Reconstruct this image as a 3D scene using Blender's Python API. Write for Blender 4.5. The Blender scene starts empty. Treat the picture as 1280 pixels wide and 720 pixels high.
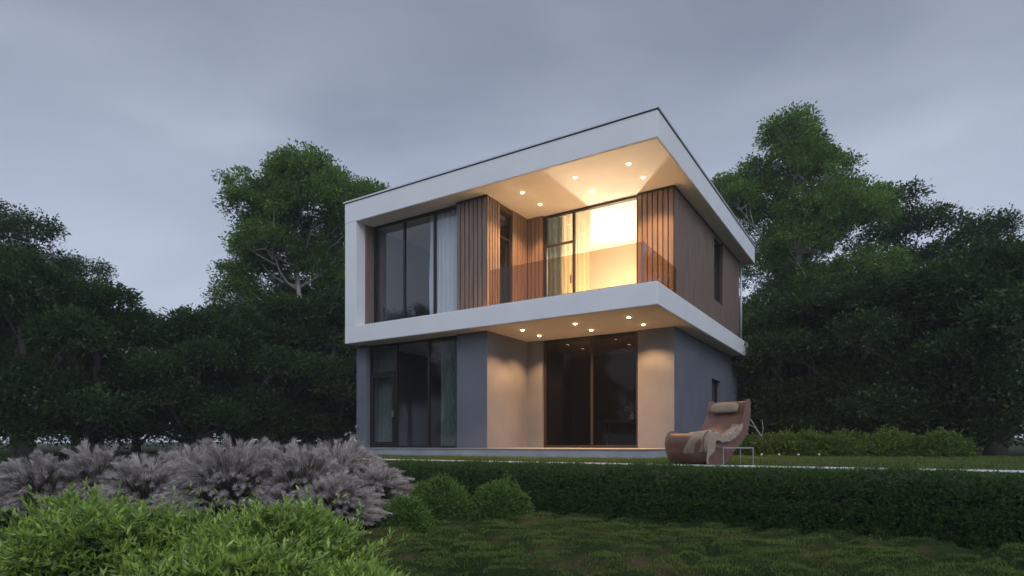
import bpy, math, random
import numpy as np
from mathutils import Vector, noise as mnoise

R = math.radians
rng = np.random.default_rng(7)
random.seed(7)
scene = bpy.context.scene
col = scene.collection
CAMZ = 0.30
F = 752.6
# ------------------------------------------------------------------ frame of the house: t runs left along the front, w runs back
HR = math.atan2(-0.5345, 0.845)
HC = (2.902, 12.0)


def W(t, w, z=0.0):
    return Vector((HC[0] - .845 * t + .5345 * w, HC[1] + .5345 * t + .845 * w, z))


def at(px, py, D):
    """a point seen in direction (px,py) of the 1280 px photograph, D metres away"""
    return Vector(((px - 640) / F * D, D, CAMZ + (555 - py) / F * D))


# ------------------------------------------------------------------ materials
MATS = {}


def nodes_of(name):
    m = bpy.data.materials.new(name)
    m.use_nodes = True
    nt = m.node_tree
    nt.nodes.clear()
    out = nt.nodes.new('ShaderNodeOutputMaterial')
    MATS[name] = m
    return m, nt, out


def noise_tex(nt, scale, detail=4, rough=.55, coord='Object', stretch=(1, 1, 1)):
    tc = nt.nodes.new('ShaderNodeTexCoord')
    mp = nt.nodes.new('ShaderNodeMapping')
    mp.inputs['Scale'].default_value = stretch
    n = nt.nodes.new('ShaderNodeTexNoise')
    n.inputs['Scale'].default_value = scale
    n.inputs['Detail'].default_value = detail
    n.inputs['Roughness'].default_value = rough
    nt.links.new(tc.outputs[coord], mp.inputs[0])
    nt.links.new(mp.outputs[0], n.inputs['Vector'])
    return n


def ramp(nt, src, stops):
    r = nt.nodes.new('ShaderNodeValToRGB')
    e = r.color_ramp.elements
    while len(e) < len(stops):
        e.new(.5)
    for i, (p, c) in enumerate(stops):
        e[i].position = p
        e[i].color = (*c, 1)
    nt.links.new(src, r.inputs[0])
    return r


def surf(name, c1, c2, scale=6, rough=.6, metal=0, bump=0.0, bscale=None, stretch=(1, 1, 1), spec=.5, detail=4, sheen=0):
    m, nt, out = nodes_of(name)
    b = nt.nodes.new('ShaderNodeBsdfPrincipled')
    n = noise_tex(nt, scale, detail, stretch=stretch)
    r = ramp(nt, n.outputs['Fac'], [(.3, c1), (.7, c2)])
    nt.links.new(r.outputs[0], b.inputs['Base Color'])
    b.inputs['Roughness'].default_value = rough
    b.inputs['Metallic'].default_value = metal
    b.inputs['Specular IOR Level'].default_value = spec
    if sheen:
        b.inputs['Sheen Weight'].default_value = sheen
    if bump:
        n2 = noise_tex(nt, bscale or scale * 6, 5, stretch=stretch)
        bp = nt.nodes.new('ShaderNodeBump')
        bp.inputs['Strength'].default_value = bump
        bp.inputs['Distance'].default_value = .02
        nt.links.new(n2.outputs['Fac'], bp.inputs['Height'])
        nt.links.new(bp.outputs[0], b.inputs['Normal'])
    nt.links.new(b.outputs[0], out.inputs[0])
    return m


def leafmat(name, dark, light, trans=.35, rough=.5, spec=.3):
    m, nt, out = nodes_of(name)
    a = nt.nodes.new('ShaderNodeAttribute')
    a.attribute_name = 'tone'
    r = ramp(nt, a.outputs['Fac'], [(0.0, dark), (1.0, light)])
    b = nt.nodes.new('ShaderNodeBsdfPrincipled')
    b.inputs['Roughness'].default_value = rough
    b.inputs['Specular IOR Level'].default_value = spec
    t = nt.nodes.new('ShaderNodeBsdfTranslucent')
    mx = nt.nodes.new('ShaderNodeMixShader')
    mx.inputs[0].default_value = trans
    nt.links.new(r.outputs[0], b.inputs['Base Color'])
    nt.links.new(r.outputs[0], t.inputs['Color'])
    nt.links.new(b.outputs[0], mx.inputs[1])
    nt.links.new(t.outputs[0], mx.inputs[2])
    nt.links.new(mx.outputs[0], out.inputs[0])
    return m


def glassmat(name, tint, ior, rough=.0):
    m, nt, out = nodes_of(name)
    tr = nt.nodes.new('ShaderNodeBsdfTransparent')
    tr.inputs[0].default_value = (*tint, 1)
    g = nt.nodes.new('ShaderNodeBsdfGlossy')
    g.inputs['Roughness'].default_value = rough
    g.inputs['Color'].default_value = (.95, .97, 1, 1)
    lw = nt.nodes.new('ShaderNodeFresnel')
    lw.inputs['IOR'].default_value = ior
    mx = nt.nodes.new('ShaderNodeMixShader')
    geo = nt.nodes.new('ShaderNodeNewGeometry')
    fs_ = nt.nodes.new('ShaderNodeMath')      # reflect on the outer face only: the inner face of the thin sheet has no total reflection
    fs_.operation = 'SUBTRACT'
    fs_.inputs[0].default_value = 1
    ml = nt.nodes.new('ShaderNodeMath')
    ml.operation = 'MULTIPLY'
    nt.links.new(geo.outputs['Backfacing'], fs_.inputs[1])
    nt.links.new(lw.outputs[0], ml.inputs[0])
    nt.links.new(fs_.outputs[0], ml.inputs[1])
    nt.links.new(ml.outputs[0], mx.inputs[0])
    nt.links.new(tr.outputs[0], mx.inputs[1])
    nt.links.new(g.outputs[0], mx.inputs[2])
    nt.links.new(mx.outputs[0], out.inputs[0])
    return m


def clothmat(name, c1, c2, trans=.4, scale=30):
    m, nt, out = nodes_of(name)
    n = noise_tex(nt, scale, 3, stretch=(1, 1, .15))
    r = ramp(nt, n.outputs['Fac'], [(.3, c1), (.7, c2)])
    d = nt.nodes.new('ShaderNodeBsdfDiffuse')
    t = nt.nodes.new('ShaderNodeBsdfTranslucent')
    mx = nt.nodes.new('ShaderNodeMixShader')
    mx.inputs[0].default_value = trans
    nt.links.new(r.outputs[0], d.inputs[0])
    nt.links.new(r.outputs[0], t.inputs[0])
    nt.links.new(d.outputs[0], mx.inputs[1])
    nt.links.new(t.outputs[0], mx.inputs[2])
    nt.links.new(mx.outputs[0], out.inputs[0])
    return m


def emitmat(name, c, s):
    m, nt, out = nodes_of(name)
    e = nt.nodes.new('ShaderNodeEmission')
    e.inputs[0].default_value = (*c, 1)
    e.inputs[1].default_value = s
    nt.links.new(e.outputs[0], out.inputs[0])
    return m


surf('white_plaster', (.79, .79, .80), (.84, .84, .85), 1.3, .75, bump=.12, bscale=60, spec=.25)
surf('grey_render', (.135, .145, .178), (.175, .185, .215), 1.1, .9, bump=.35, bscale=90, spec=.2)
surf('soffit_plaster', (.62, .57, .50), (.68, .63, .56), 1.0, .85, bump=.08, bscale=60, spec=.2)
surf('plinth_stone', (.30, .32, .36), (.40, .42, .47), 2.0, .7, bump=.3, bscale=70)
surf('deck_tile', (.30, .28, .26), (.38, .36, .34), 3.0, .55, bump=.15)
surf('coping_metal', (.60, .62, .66), (.68, .70, .74), 3, .4, metal=.4)
surf('dark_metal', (.016, .013, .013), (.026, .020, .019), 8, .4, spec=.4)
surf('shadow_line_black', (.012, .012, .013), (.02, .02, .02), 8, .5)  # near black, imitates the shade under the roof trim
surf('steel', (.28, .28, .28), (.36, .36, .36), 12, .4, metal=.8)
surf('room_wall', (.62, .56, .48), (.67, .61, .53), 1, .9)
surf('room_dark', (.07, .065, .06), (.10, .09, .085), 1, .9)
surf('room_floor', (.16, .10, .06), (.24, .15, .09), 3, .4, stretch=(1, 8, 1))
surf('cladding_wood', (.155, .105, .082), (.275, .190, .148), 2.2, .55, bump=.35, bscale=14, stretch=(9, 9, .5), detail=8)
surf('wood_backing', (.07, .038, .026), (.11, .06, .04), 4, .7)
surf('leather', (.135, .058, .040), (.21, .098, .068), 5, .42, bump=.3, bscale=40, sheen=.05)
surf('cushion_fabric', (.29, .225, .16), (.37, .29, .21), 20, .9, bump=.3, bscale=120)
surf('throw_wool', (.24, .175, .12), (.37, .28, .20), 9, .95, bump=.7, bscale=45, sheen=.3)
surf('dark_fabric', (.02, .02, .025), (.04, .04, .045), 10, .9)
surf('bark', (.085, .07, .058), (.23, .20, .17), 5, .9, bump=.6, bscale=20, stretch=(1, 1, .25))
surf('pale_bark', (.30, .28, .25), (.50, .46, .41), 5, .85, bump=.4, stretch=(1, 1, .3))
surf('kerb_stone', (.52, .52, .53), (.68, .68, .68), 4, .7, bump=.3)
surf('wall_stone', (.16, .15, .14), (.25, .24, .22), 4, .9, bump=.6)
surf('porcelain', (.70, .70, .72), (.78, .78, .80), 4, .3)
surf('dark_wood', (.03, .018, .012), (.06, .036, .025), 5, .35, stretch=(1, 8, 1))
glassmat('window_glass', (.93, .95, .96), 1.75)
glassmat('dark_glass', (.60, .59, .575), 1.27)
glassmat('grey_glass', (.90, .92, .92), 1.36)
glassmat('bronze_glass', (.76, .68, .58), 1.40)
glassmat('clear_glass', (.97, .98, .98), 1.2)
clothmat('white_curtain', (.74, .74, .76), (.84, .84, .86), .25)
clothmat('cream_curtain', (.66, .58, .42), (.80, .72, .56), .38)
clothmat('green_curtain', (.105, .135, .128), (.20, .24, .23), .25)
emitmat('downlight_glow', (1.0, .72, .36), 26)
emitmat('lamp_glow', (1.0, .80, .50), 9)
leafmat('tree_leaf', (.030, .075, .015), (.26, .42, .085), .45)
leafmat('wood_leaf', (.018, .045, .013), (.095, .165, .040), .35)
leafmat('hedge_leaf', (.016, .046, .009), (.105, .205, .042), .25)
leafmat('box_leaf', (.026, .068, .012), (.21, .36, .075), .3)
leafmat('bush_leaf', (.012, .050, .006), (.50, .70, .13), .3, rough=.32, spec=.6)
leafmat('shrub_leaf', (.045, .085, .012), (.22, .33, .05), .35)
leafmat('plume', (.30, .265, .255), (.78, .71, .68), .3, rough=.9, spec=.05)
leafmat('reed_blade', (.07, .075, .04), (.17, .15, .10), .3)
leafmat('grass_blade', (.036, .072, .014), (.21, .29, .06), .3)


def groundmat():
    m, nt, out = nodes_of('lawn_soil')
    b = nt.nodes.new('ShaderNodeBsdfPrincipled')
    n = noise_tex(nt, 1.3, 6, .65)
    r = ramp(nt, n.outputs['Fac'], [(.36, (.022, .040, .010)), (.52, (.036, .060, .015)), (.60, (.075, .070, .028)), (.66, (.13, .085, .05))])
    n2 = noise_tex(nt, 45, 5)
    r2 = ramp(nt, n2.outputs['Fac'], [(.3, (.45, .45, .45)), (.7, (1.2, 1.2, 1.2))])
    mu = nt.nodes.new('ShaderNodeMix')
    mu.data_type = 'RGBA'
    mu.blend_type = 'MULTIPLY'
    mu.inputs[0].default_value = 1
    nt.links.new(r.outputs[0], mu.inputs[6])
    nt.links.new(r2.outputs[0], mu.inputs[7])
    nt.links.new(mu.outputs[2], b.inputs['Base Color'])
    b.inputs['Roughness'].default_value = .95
    b.inputs['Specular IOR Level'].default_value = .1
    bp = nt.nodes.new('ShaderNodeBump')
    bp.inputs['Strength'].default_value = .8
    bp.inputs['Distance'].default_value = .03
    nt.links.new(n2.outputs['Fac'], bp.inputs['Height'])
    nt.links.new(bp.outputs[0], b.inputs['Normal'])
    nt.links.new(b.outputs[0], out.inputs[0])


groundmat()


# ------------------------------------------------------------------ mesh building
class MB:
    def __init__(s):
        s.v = []
        s.f = []

    def add(s, vs, fs):
        o = len(s.v)
        s.v += [tuple(v) for v in vs]
        s.f += [tuple(i + o for i in f) for f in fs]
        return s

    def box(s, x0, x1, y0, y1, z0, z1):
        x0, x1 = min(x0, x1), max(x0, x1)
        y0, y1 = min(y0, y1), max(y0, y1)
        return s.add([(x, y, z) for z in (z0, z1) for y in (y0, y1) for x in (x0, x1)],
                     [(0, 2, 3, 1), (4, 5, 7, 6), (0, 1, 5, 4), (2, 6, 7, 3), (0, 4, 6, 2), (1, 3, 7, 5)])

    def hb(s, t0, t1, w0, w1, z0, z1):      # box in house coordinates
        return s.box(-t0, -t1, w0, w1, z0, z1)

    def tube(s, pts, rad, n=6, cap=True):
        pts = [Vector(p) for p in pts]
        if not hasattr(rad, '__len__'):
            rad = [rad] * len(pts)
        vs, fs = [], []
        for i, p in enumerate(pts):
            d = (pts[min(i + 1, len(pts) - 1)] - pts[max(i - 1, 0)]).normalized()
            a = d.cross(Vector((0, 0, 1)) if abs(d.z) < .9 else Vector((1, 0, 0))).normalized()
            b = d.cross(a)
            for k in range(n):
                an = 2 * math.pi * k / n
                vs.append(p + (a * math.cos(an) + b * math.sin(an)) * rad[i])
        for i in range(len(pts) - 1):
            for k in range(n):
                k2 = (k + 1) % n
                fs.append((i * n + k, i * n + k2, (i + 1) * n + k2, (i + 1) * n + k))
        if cap:
            fs.append(tuple(range(n - 1, -1, -1)))
            fs.append(tuple((len(pts) - 1) * n + k for k in range(n)))
        return s.add(vs, fs)

    def lathe(s, prof, n=20, c=(0, 0, 0)):
        vs, fs = [], []
        for r, z in prof:
            for k in range(n):
                a = 2 * math.pi * k / n
                vs.append((c[0] + r * math.cos(a), c[1] + r * math.sin(a), c[2] + z))
        for i in range(len(prof) - 1):
            for k in range(n):
                k2 = (k + 1) % n
                fs.append((i * n + k, i * n + k2, (i + 1) * n + k2, (i + 1) * n + k))
        fs.append(tuple(range(n - 1, -1, -1)))
        fs.append(tuple((len(prof) - 1) * n + k for k in range(n)))
        return s.add(vs, fs)

    def build(s, name, mat, parent=None, smooth=False, bevel=0):
        me = bpy.data.meshes.new(name)
        me.from_pydata(s.v, [], s.f)
        me.validate()
        me.materials.append(MATS[mat])
        if smooth:
            me.polygons.foreach_set('use_smooth', [True] * len(me.polygons))
        o = bpy.data.objects.new(name, me)
        col.objects.link(o)
        if parent:
            o.parent = parent
        if bevel:
            b = o.modifiers.new('bevel', 'BEVEL')
            b.width = bevel
            b.segments = 2
            b.limit_method = 'ANGLE'
        return o


def tag(o, label=None, cat=None, group=None, kind=None):
    if label:
        o['label'] = label
    if cat:
        o['category'] = cat
    if group:
        o['group'] = group
    if kind:
        o['kind'] = kind
    return o


def empty(name, loc, rz=0):
    o = bpy.data.objects.new(name, None)
    o.empty_display_size = .2
    col.objects.link(o)
    o.location = loc
    o.rotation_euler = (0, 0, rz)
    return o


def copy_tree(o, loc=None, rz=None, sc=None, label=None, group=None):
    r = o.copy()
    col.objects.link(r)
    if loc is not None:
        r.location = loc
    if rz is not None:
        r.rotation_euler = (0, 0, rz)
    if sc is not None:
        r.scale = sc if hasattr(sc, '__len__') else (sc, sc, sc)
    if label:
        r['label'] = label
    if group:
        r['group'] = group
    for ch in [c for c in bpy.data.objects if c.parent == o]:
        c = ch.copy()
        col.objects.link(c)
        c.parent = r
    return r


def leaf_mesh(name, pos, d, length, width, tone, mat, parent=None, fold=.25, up=None):
    """N folded leaves: pos (N,3) base, d (N,3) direction"""
    N = len(pos)
    pos = np.asarray(pos, float)
    d = np.asarray(d, float)
    d = d / (np.linalg.norm(d, axis=1, keepdims=True) + 1e-9)
    rnd = rng.normal(size=(N, 3)) if up is None else up + rng.normal(size=(N, 3)) * .35
    s = np.cross(d, rnd)
    s /= (np.linalg.norm(s, axis=1, keepdims=True) + 1e-9)
    nrm = np.cross(s, d)
    L = np.broadcast_to(np.asarray(length, float), (N,))[:, None]
    Wd = np.broadcast_to(np.asarray(width, float), (N,))[:, None]
    v = np.empty((N, 4, 3))
    v[:, 0] = pos
    mid = pos + d * L * .45
    v[:, 1] = mid + s * Wd * .5 + nrm * Wd * fold
    v[:, 2] = pos + d * L
    v[:, 3] = mid - s * Wd * .5 + nrm * Wd * fold
    v = v.reshape(-1, 3).astype(np.float32)
    base = np.arange(N)[:, None] * 4
    tri = np.concatenate([base + np.array([0, 1, 2]), base + np.array([0, 2, 3])], 1).reshape(-1).astype(np.int32)
    me = bpy.data.meshes.new(name)
    me.vertices.add(4 * N)
    me.vertices.foreach_set('co', v.ravel())
    me.loops.add(len(tri))
    me.loops.foreach_set('vertex_index', tri)
    me.polygons.add(2 * N)
    me.polygons.foreach_set('loop_start', np.arange(0, 6 * N, 3, dtype=np.int32))
    me.update(calc_edges=True)
    at_ = me.attributes.new('tone', 'FLOAT', 'POINT')
    at_.data.foreach_set('value', np.repeat(np.clip(tone, 0, 1), 4).astype(np.float32))
    me.materials.append(MATS[mat])
    o = bpy.data.objects.new(name, me)
    col.objects.link(o)
    if parent:
        o.parent = parent
    return o


def unit(n):
    a = rng.normal(size=(n, 3))
    return a / np.linalg.norm(a, axis=1, keepdims=True)


# ------------------------------------------------------------------ levels
Z0 = 0.0        # ground by the house
ZL = -0.73      # lower lawn
FL = 0.20       # ground floor level
S0, S1 = 3.09, 3.556     # balcony slab
C0, C1 = 6.429, 6.997    # roof slab
WR = -3.60      # retaining line

# ------------------------------------------------------------------ ground: one sheet with a step
def lump(x, y):
    a = mnoise.noise(Vector((x * .9, y * 1.3, 3.1))) * .05
    b = mnoise.noise(Vector((x * 2.6, y * 3.6, 7.7)))
    c = min(abs(b) * 1.7, .5) * .26
    e = mnoise.noise(Vector((x * 6.5, y * 8, 2.2))) * .012
    return a + c + e - .05


def ground():
    ts = sorted(set([-280, -160, -90, -45, -25, -16] + list(np.arange(-12, 12.01, .12)) + [16, 25, 45, 90, 160, 280]))
    ws = sorted(set([-280, -160, -90, -45, -25] + list(np.arange(-15, -3.9, .12)) + [-3.66, -3.50, -3.0, -2, 0, 5, 10, 20, 45, 90, 160, 280]))
    vs, fs = [], []
    for w in ws:
        for t in ts:
            p = W(t, w)
            if w < -3.6:
                z = ZL + (lump(p.x, p.y) if abs(t) < 12.5 and w > -15.5 else 0)
            else:
                z = Z0
            if w > 25:
                z += (w - 25) * .01
            vs.append((p.x, p.y, z))
    n = len(ts)
    for i in range(len(ws) - 1):
        for j in range(n - 1):
            fs.append((i * n + j, (i + 1) * n + j, (i + 1) * n + j + 1, i * n + j + 1)[::-1])
    b = MB()
    b.v, b.f = vs, fs
    o = b.build('ground', 'lawn_soil', smooth=True)
    tag(o, kind='structure')


ground()

# retaining wall and its pale coping
rw = empty('retaining_wall', W(0, -3.35, ZL), HR)
tag(rw, 'low garden retaining wall with pale stone coping showing just behind the clipped hedge', 'wall')
b = MB().box(-8.5, 12, -.20, .10, -.05, .690)
b.build('wall_face', 'wall_stone', rw)
b = MB()
x = -8.5
while x < 12:
    l = .9 + random.random() * .04
    b.box(x, min(x + l - .012, 12), -.14, .16, .692, .744)
    x += l
b.build('coping', 'kerb_stone', rw, bevel=.006)


# ------------------------------------------------------------------ house
house = empty('house', W(0, 0, 0), HR)
tag(house, 'modern two storey house with white slab frames, wood clad upper floor and grey lower walls', 'house')

# plinth / terrace
b = MB()
b.hb(.27, 8.95, .0, 9.5, -.05, FL - .03)
b.build('plinth', 'plinth_stone', house, bevel=.01)
b = MB().hb(.25, 8.97, -.02, 9.52, FL - .028, FL)
b.build('terrace_edge', 'deck_tile', house)

# slabs
MB().hb(0, 8.95, 0, 9.2, S0, S1).build('balcony_slab', 'white_plaster', house, bevel=.012)
b = MB()
b.hb(0, 8.95, 0, 10.0, C0, C1)
roof = b.build('roof', 'white_plaster', house, bevel=.012)
b = MB()
b.hb(-.03, 8.98, -.03, .02, C1 - .004, C1 + .035).hb(-.03, .02, .02, 10.03, C1 - .004, C1 + .035)
b.hb(8.93, 8.98, .02, 10.03, C1 - .004, C1 + .035).hb(.02, 8.93, 9.98, 10.03, C1 - .004, C1 + .035)
b.build('roof_edge_trim', 'coping_metal', roof)
b = MB()
b.hb(-.006, 8.956, -.006, .0, C1 - .026, C1 - .006).hb(-.006, .0, .0, 10.0, C1 - .026, C1 - .006)
b.build('painted_shadow_line', 'shadow_line_black', roof)  # proud dark strip painted in for the shadow of a recessed gap
# soffit panels
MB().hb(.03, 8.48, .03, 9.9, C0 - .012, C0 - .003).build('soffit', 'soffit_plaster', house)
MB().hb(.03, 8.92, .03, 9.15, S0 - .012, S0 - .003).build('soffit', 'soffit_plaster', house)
# side frame (left fin)
MB().hb(8.51, 8.947, .003, 9.19, S1 - .002, C0 + .002).build('side_frame', 'white_plaster', house, bevel=.01)


# --- ground floor walls
def zwall(mb, t0, t1, w0, w1, z0=FL, z1=S0 - .014):
    mb.hb(t0, t1, w0, w1, z0, z1)


GT, GB = S0 - .014, FL
for boxes in ([(8.55, 8.93, .42, 9.1, FL, GT)],
              [(4.44, 5.37, .45, .70, FL, GT)],
              [(4.44, 4.66, .70, 2.62, FL, GT), (3.97, 4.44, 2.37, 2.62, FL, GT)],
              [(.40, 1.30, 2.37, 2.62, FL, GT)],
              [(.40, .62, 2.62, 5.88, FL, GT), (.40, .62, 6.92, 9.12, FL, GT), (.40, .62, 5.88, 6.92, FL, .95), (.40, .62, 5.88, 6.92, 2.17, GT)],
              [(.62, 8.55, 8.9, 9.12, FL, GT)]):
    b = MB()
    for q in boxes:
        b.hb(*q)
    b.build('wall', 'grey_render', house)


# --- upper walls: boards of wood on a dark backing
def boards(mb, axis, a0, a1, face, out, z0, z1, bw=.098, gap=.030, dep=.030):
    n = max(1, round((a1 - a0 + gap) / (bw + gap)))
    st = (a1 - a0 + gap) / n
    for i in range(n):
        p0 = a0 + i * st
        p1 = p0 + st - gap
        if axis == 't':
            mb.hb(p0, p1, face, face + out * dep, z0, z1)
        else:
            mb.box(-face, -face + out * dep, p0, p1, z0, z1)


UB, UT = S1 + .002, C0 - .014
e = .003
faces = [
    (lambda m: m.hb(4.47, 5.37, .478, .70, UB, UT), lambda m: boards(m, 't', 4.475, 5.368, .478 - e, -1, UB, UT)),
    (lambda m: m.hb(4.47, 4.68, .70, 1.02, UB, UT), lambda m: boards(m, 'w', .455, 1.015, 4.47 - e, 1, UB, UT)),
    (lambda m: m.hb(4.47, 4.68, 1.62, 2.62, UB, UT), lambda m: boards(m, 'w', 1.625, 2.36, 4.47 - e, 1, UB, UT)),
    (lambda m: m.hb(3.97, 4.47, 2.40, 2.62, UB, UT), lambda m: boards(m, 't', 3.975, 4.42, 2.40 - e, -1, UB, UT)),
    (lambda m: m.hb(.43, 1.30, 2.40, 2.62, UB, UT), lambda m: boards(m, 't', .43, 1.298, 2.40 - e, -1, UB, UT)),
    (lambda m: m.hb(.43, .64, 2.62, 6.11, UB, UT).hb(.43, .64, 7.25, 9.46, UB, UT).hb(.43, .64, 6.11, 7.25, UB, 4.50),
     lambda m: (boards(m, 'w', 2.375, 6.105, .43 - e, 1, UB, UT, bw=.110, gap=.030, dep=.030),
                boards(m, 'w', 7.255, 9.46, .43 - e, 1, UB, UT, bw=.110, gap=.030, dep=.030),
                boards(m, 'w', 6.115, 7.245, .43 - e, 1, UB, 4.49, bw=.110, gap=.030, dep=.030))),
    (lambda m: m.hb(.64, 8.50, 9.2, 9.46, UB, UT), None),
    (lambda m: m.hb(4.47, 4.68, 1.02, 1.62, UT - .14, UT), None),
]
for f1, f2 in faces:
    m = MB()
    f1(m)
    wl = m.build('wall', 'wood_backing', house)
    if f2:
        m = MB()
        f2(m)
        m.build('wood_cladding', 'cladding_wood', wl, bevel=.003)
m = MB()
boards(m, 'w', .33, .58, 8.505, 1, UB, UT, bw=.1, gap=.02, dep=.05)
m.build('reveal_lining', 'cladding_wood', house, bevel=.003)
# dark head and foot trims
for q in ((4.44, 5.37, .430, .447, UT - .05, UT - .002), (.405, 1.30, 2.345, 2.366, UT - .05, UT - .002),
          (.383, .403, 2.366, 9.46, UT - .05, UT - .002), (.396, .412, 2.353, 2.369, UB, UT - .052)):
    MB().hb(*q).build('trim', 'dark_metal', house)


# --- windows
def window(t0, t1, w, z0, z1, splits, transoms=(), fr=.055, glass='window_glass', dep=.08, doors=()):
    """front-facing glazing; splits are t positions of mullions; transoms (t0,t1,z)"""
    m = MB()
    m.hb(t0, t1, w, w + dep, z0, z0 + fr).hb(t0, t1, w, w + dep, z1 - fr, z1)
    m.hb(t0, t0 + fr, w, w + dep, z0 + fr, z1 - fr).hb(t1 - fr, t1, w, w + dep, z0 + fr, z1 - fr)
    f = m.build('window', 'dark_metal', house, bevel=.004)
    for s in splits:
        MB().hb(s - fr / 2, s + fr / 2, w - .004, w + dep - .004, z0 + fr, z1 - fr).build('mullion', 'dark_metal', f, bevel=.004)
    for a, c, z in transoms:
        MB().hb(a, c, w + .002, w + dep - .01, z - fr / 2, z + fr / 2).build('transom', 'dark_metal', f, bevel=.004)
    ed = [t0 + fr] + [x for s in sorted(splits) for x in (s - fr / 2, s + fr / 2)] + [t1 - fr]
    for i in range(0, len(ed), 2):
        MB().hb(ed[i] + .002, ed[i + 1] - .002, w + .032, w + .042, z0 + fr + .002, z1 - fr - .002).build('pane', glass, f)
    return f


UZ0, UZ1 = S1 + .003, C0 - .016
# upper left triple window
window(5.374, 8.40, .56, UZ0, UZ1, (6.20, 7.26), glass='window_glass')
# upper balcony glazing
f = window(1.305, 3.965, 2.44, UZ0, UZ1, (3.08,), ((3.11, 3.91, 5.60),), glass='clear_glass')
MB().hb(3.13, 3.17, 2.40, 2.436, 4.5, 4.72).build('handle', 'steel', f)
# ground left: door with transom light, fixed pane, curtain pane
f = window(5.374, 8.545, .56, FL + .004, GT - .002, (6.40, 7.55), ((7.58, 8.49, 2.30),), glass='grey_glass')
m = MB()
m.hb(7.60, 7.68, .545, .60, FL + .06, 2.26).hb(8.40, 8.48, .545, .60, FL + .06, 2.26).hb(7.68, 8.40, .545, .60, 2.17, 2.26).hb(7.68, 8.40, .545, .60, FL + .06, FL + .16)
m.build('door_leaf', 'dark_metal', f)
MB().hb(7.625, 7.655, .50, .54, 1.05, 1.22).build('handle', 'steel', f)
# ground right big sliding window
window(1.305, 3.965, 2.44, FL + .004, GT - .002, (2.56,), glass='dark_glass', fr=.065)


def side_window(w0, w1, t, z0, z1, fr=.05, split=None, out=1):
    m = MB()
    m.hb(t, t + .07, w0, w1, z0, z0 + fr).hb(t, t + .07, w0, w1, z1 - fr, z1)
    m.hb(t, t + .07, w0, w0 + fr, z0 + fr, z1 - fr).hb(t, t + .07, w1 - fr, w1, z0 + fr, z1 - fr)
    f = m.build('window', 'dark_metal', house, bevel=.004)
    MB().hb(t + .03, t + .04, w0 + fr + .002, w1 - fr - .002, z0 + fr + .002, z1 - fr - .002).build('pane', 'window_glass', f)
    if split:
        MB().hb(t - .003, t + .06, w0 + fr, w1 - fr, split - .025, split + .025).build('transom', 'dark_metal', f)
    return f


side_window(1.022, 1.618, 4.50, UZ0, UT - .142, split=5.6)
side_window(6.112, 7.248, .50, 4.502, UT - .002)
side_window(5.885, 6.915, .50, .952, 2.168)

# --- interior: floors, partitions, ceilings
MB().hb(.645, 8.50, 2.64, 9.19, S1 + .001, S1 + .01).build('interior_floor', 'room_floor', house)
b = MB().hb(.645, 4.90, 5.50, 5.62, S1 + .012, C0 - .016)      # back wall of the lit room
b.hb(4.90, 5.02, 2.64, 5.50, S1 + .012, C0 - .016)
b.hb(.642, .66, 2.64, 5.50, S1 + .012, C0 - .016)
b.build('interior_wall', 'room_wall', house)
b = MB().hb(8.485, 8.504, .66, 3.9, S1 + .012, C0 - .016).hb(5.05, 8.484, 3.9, 4.0, S1 + .012, C0 - .016)        # dark bedroom; near-black lining added on its left wall to darken it
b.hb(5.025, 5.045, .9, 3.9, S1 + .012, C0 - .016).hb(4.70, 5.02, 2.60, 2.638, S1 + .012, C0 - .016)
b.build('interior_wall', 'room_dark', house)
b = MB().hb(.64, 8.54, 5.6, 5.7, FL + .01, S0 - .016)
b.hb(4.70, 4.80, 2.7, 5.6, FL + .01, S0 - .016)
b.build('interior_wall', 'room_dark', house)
MB().hb(.645, 8.54, 2.64, 8.89, FL + .001, FL + .01).build('interior_floor', 'room_floor', house)
MB().hb(.66, 4.89, 2.66, 5.49, C0 - .035, C0 - .016).build('interior_ceiling', 'room_wall', house)

# --- glass balustrade
bal = MB().hb(.345, 4.12, .10, .112, S1 + .04, S1 + .87).build('glass_balustrade', 'bronze_glass', house)
MB().hb(.333, .345, .112, 2.33, S1 + .04, S1 + .87).build('side_panel', 'bronze_glass', bal)
MB().hb(.328, .350, .095, .117, S1, S1 + .88).build('corner_post', 'steel', bal)
MB().hb(.33, 4.12, .09, .122, S1 + .001, S1 + .04).hb(.323, .355, .122, 2.33, S1 + .001, S1 + .04).build('base_rail', 'steel', bal)

# --- rainwater pipe at the rear corner
b = MB().tube([(-.36, 9.56, S1 + .02), (-.36, 9.56, C0 - .02)], .035, 10)
p = b.build('downpipe', 'coping_metal', house, smooth=True)

# --- downlights
UP = [(653, 240), (675, 255), (719, 221), (740, 238), (786, 204), (804, 221)]
LO = [(653, 412), (674, 419), (719, 404), (739, 412), (786, 396), (804, 405)]


def local(px, py, z):
    D = (z - CAMZ) * F / (555 - py)
    X = (px - 640) / F * D
    a, c = X - HC[0], D - HC[1]
    return (-.845 * a + .5345 * c, .5345 * a + .845 * c)


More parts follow.
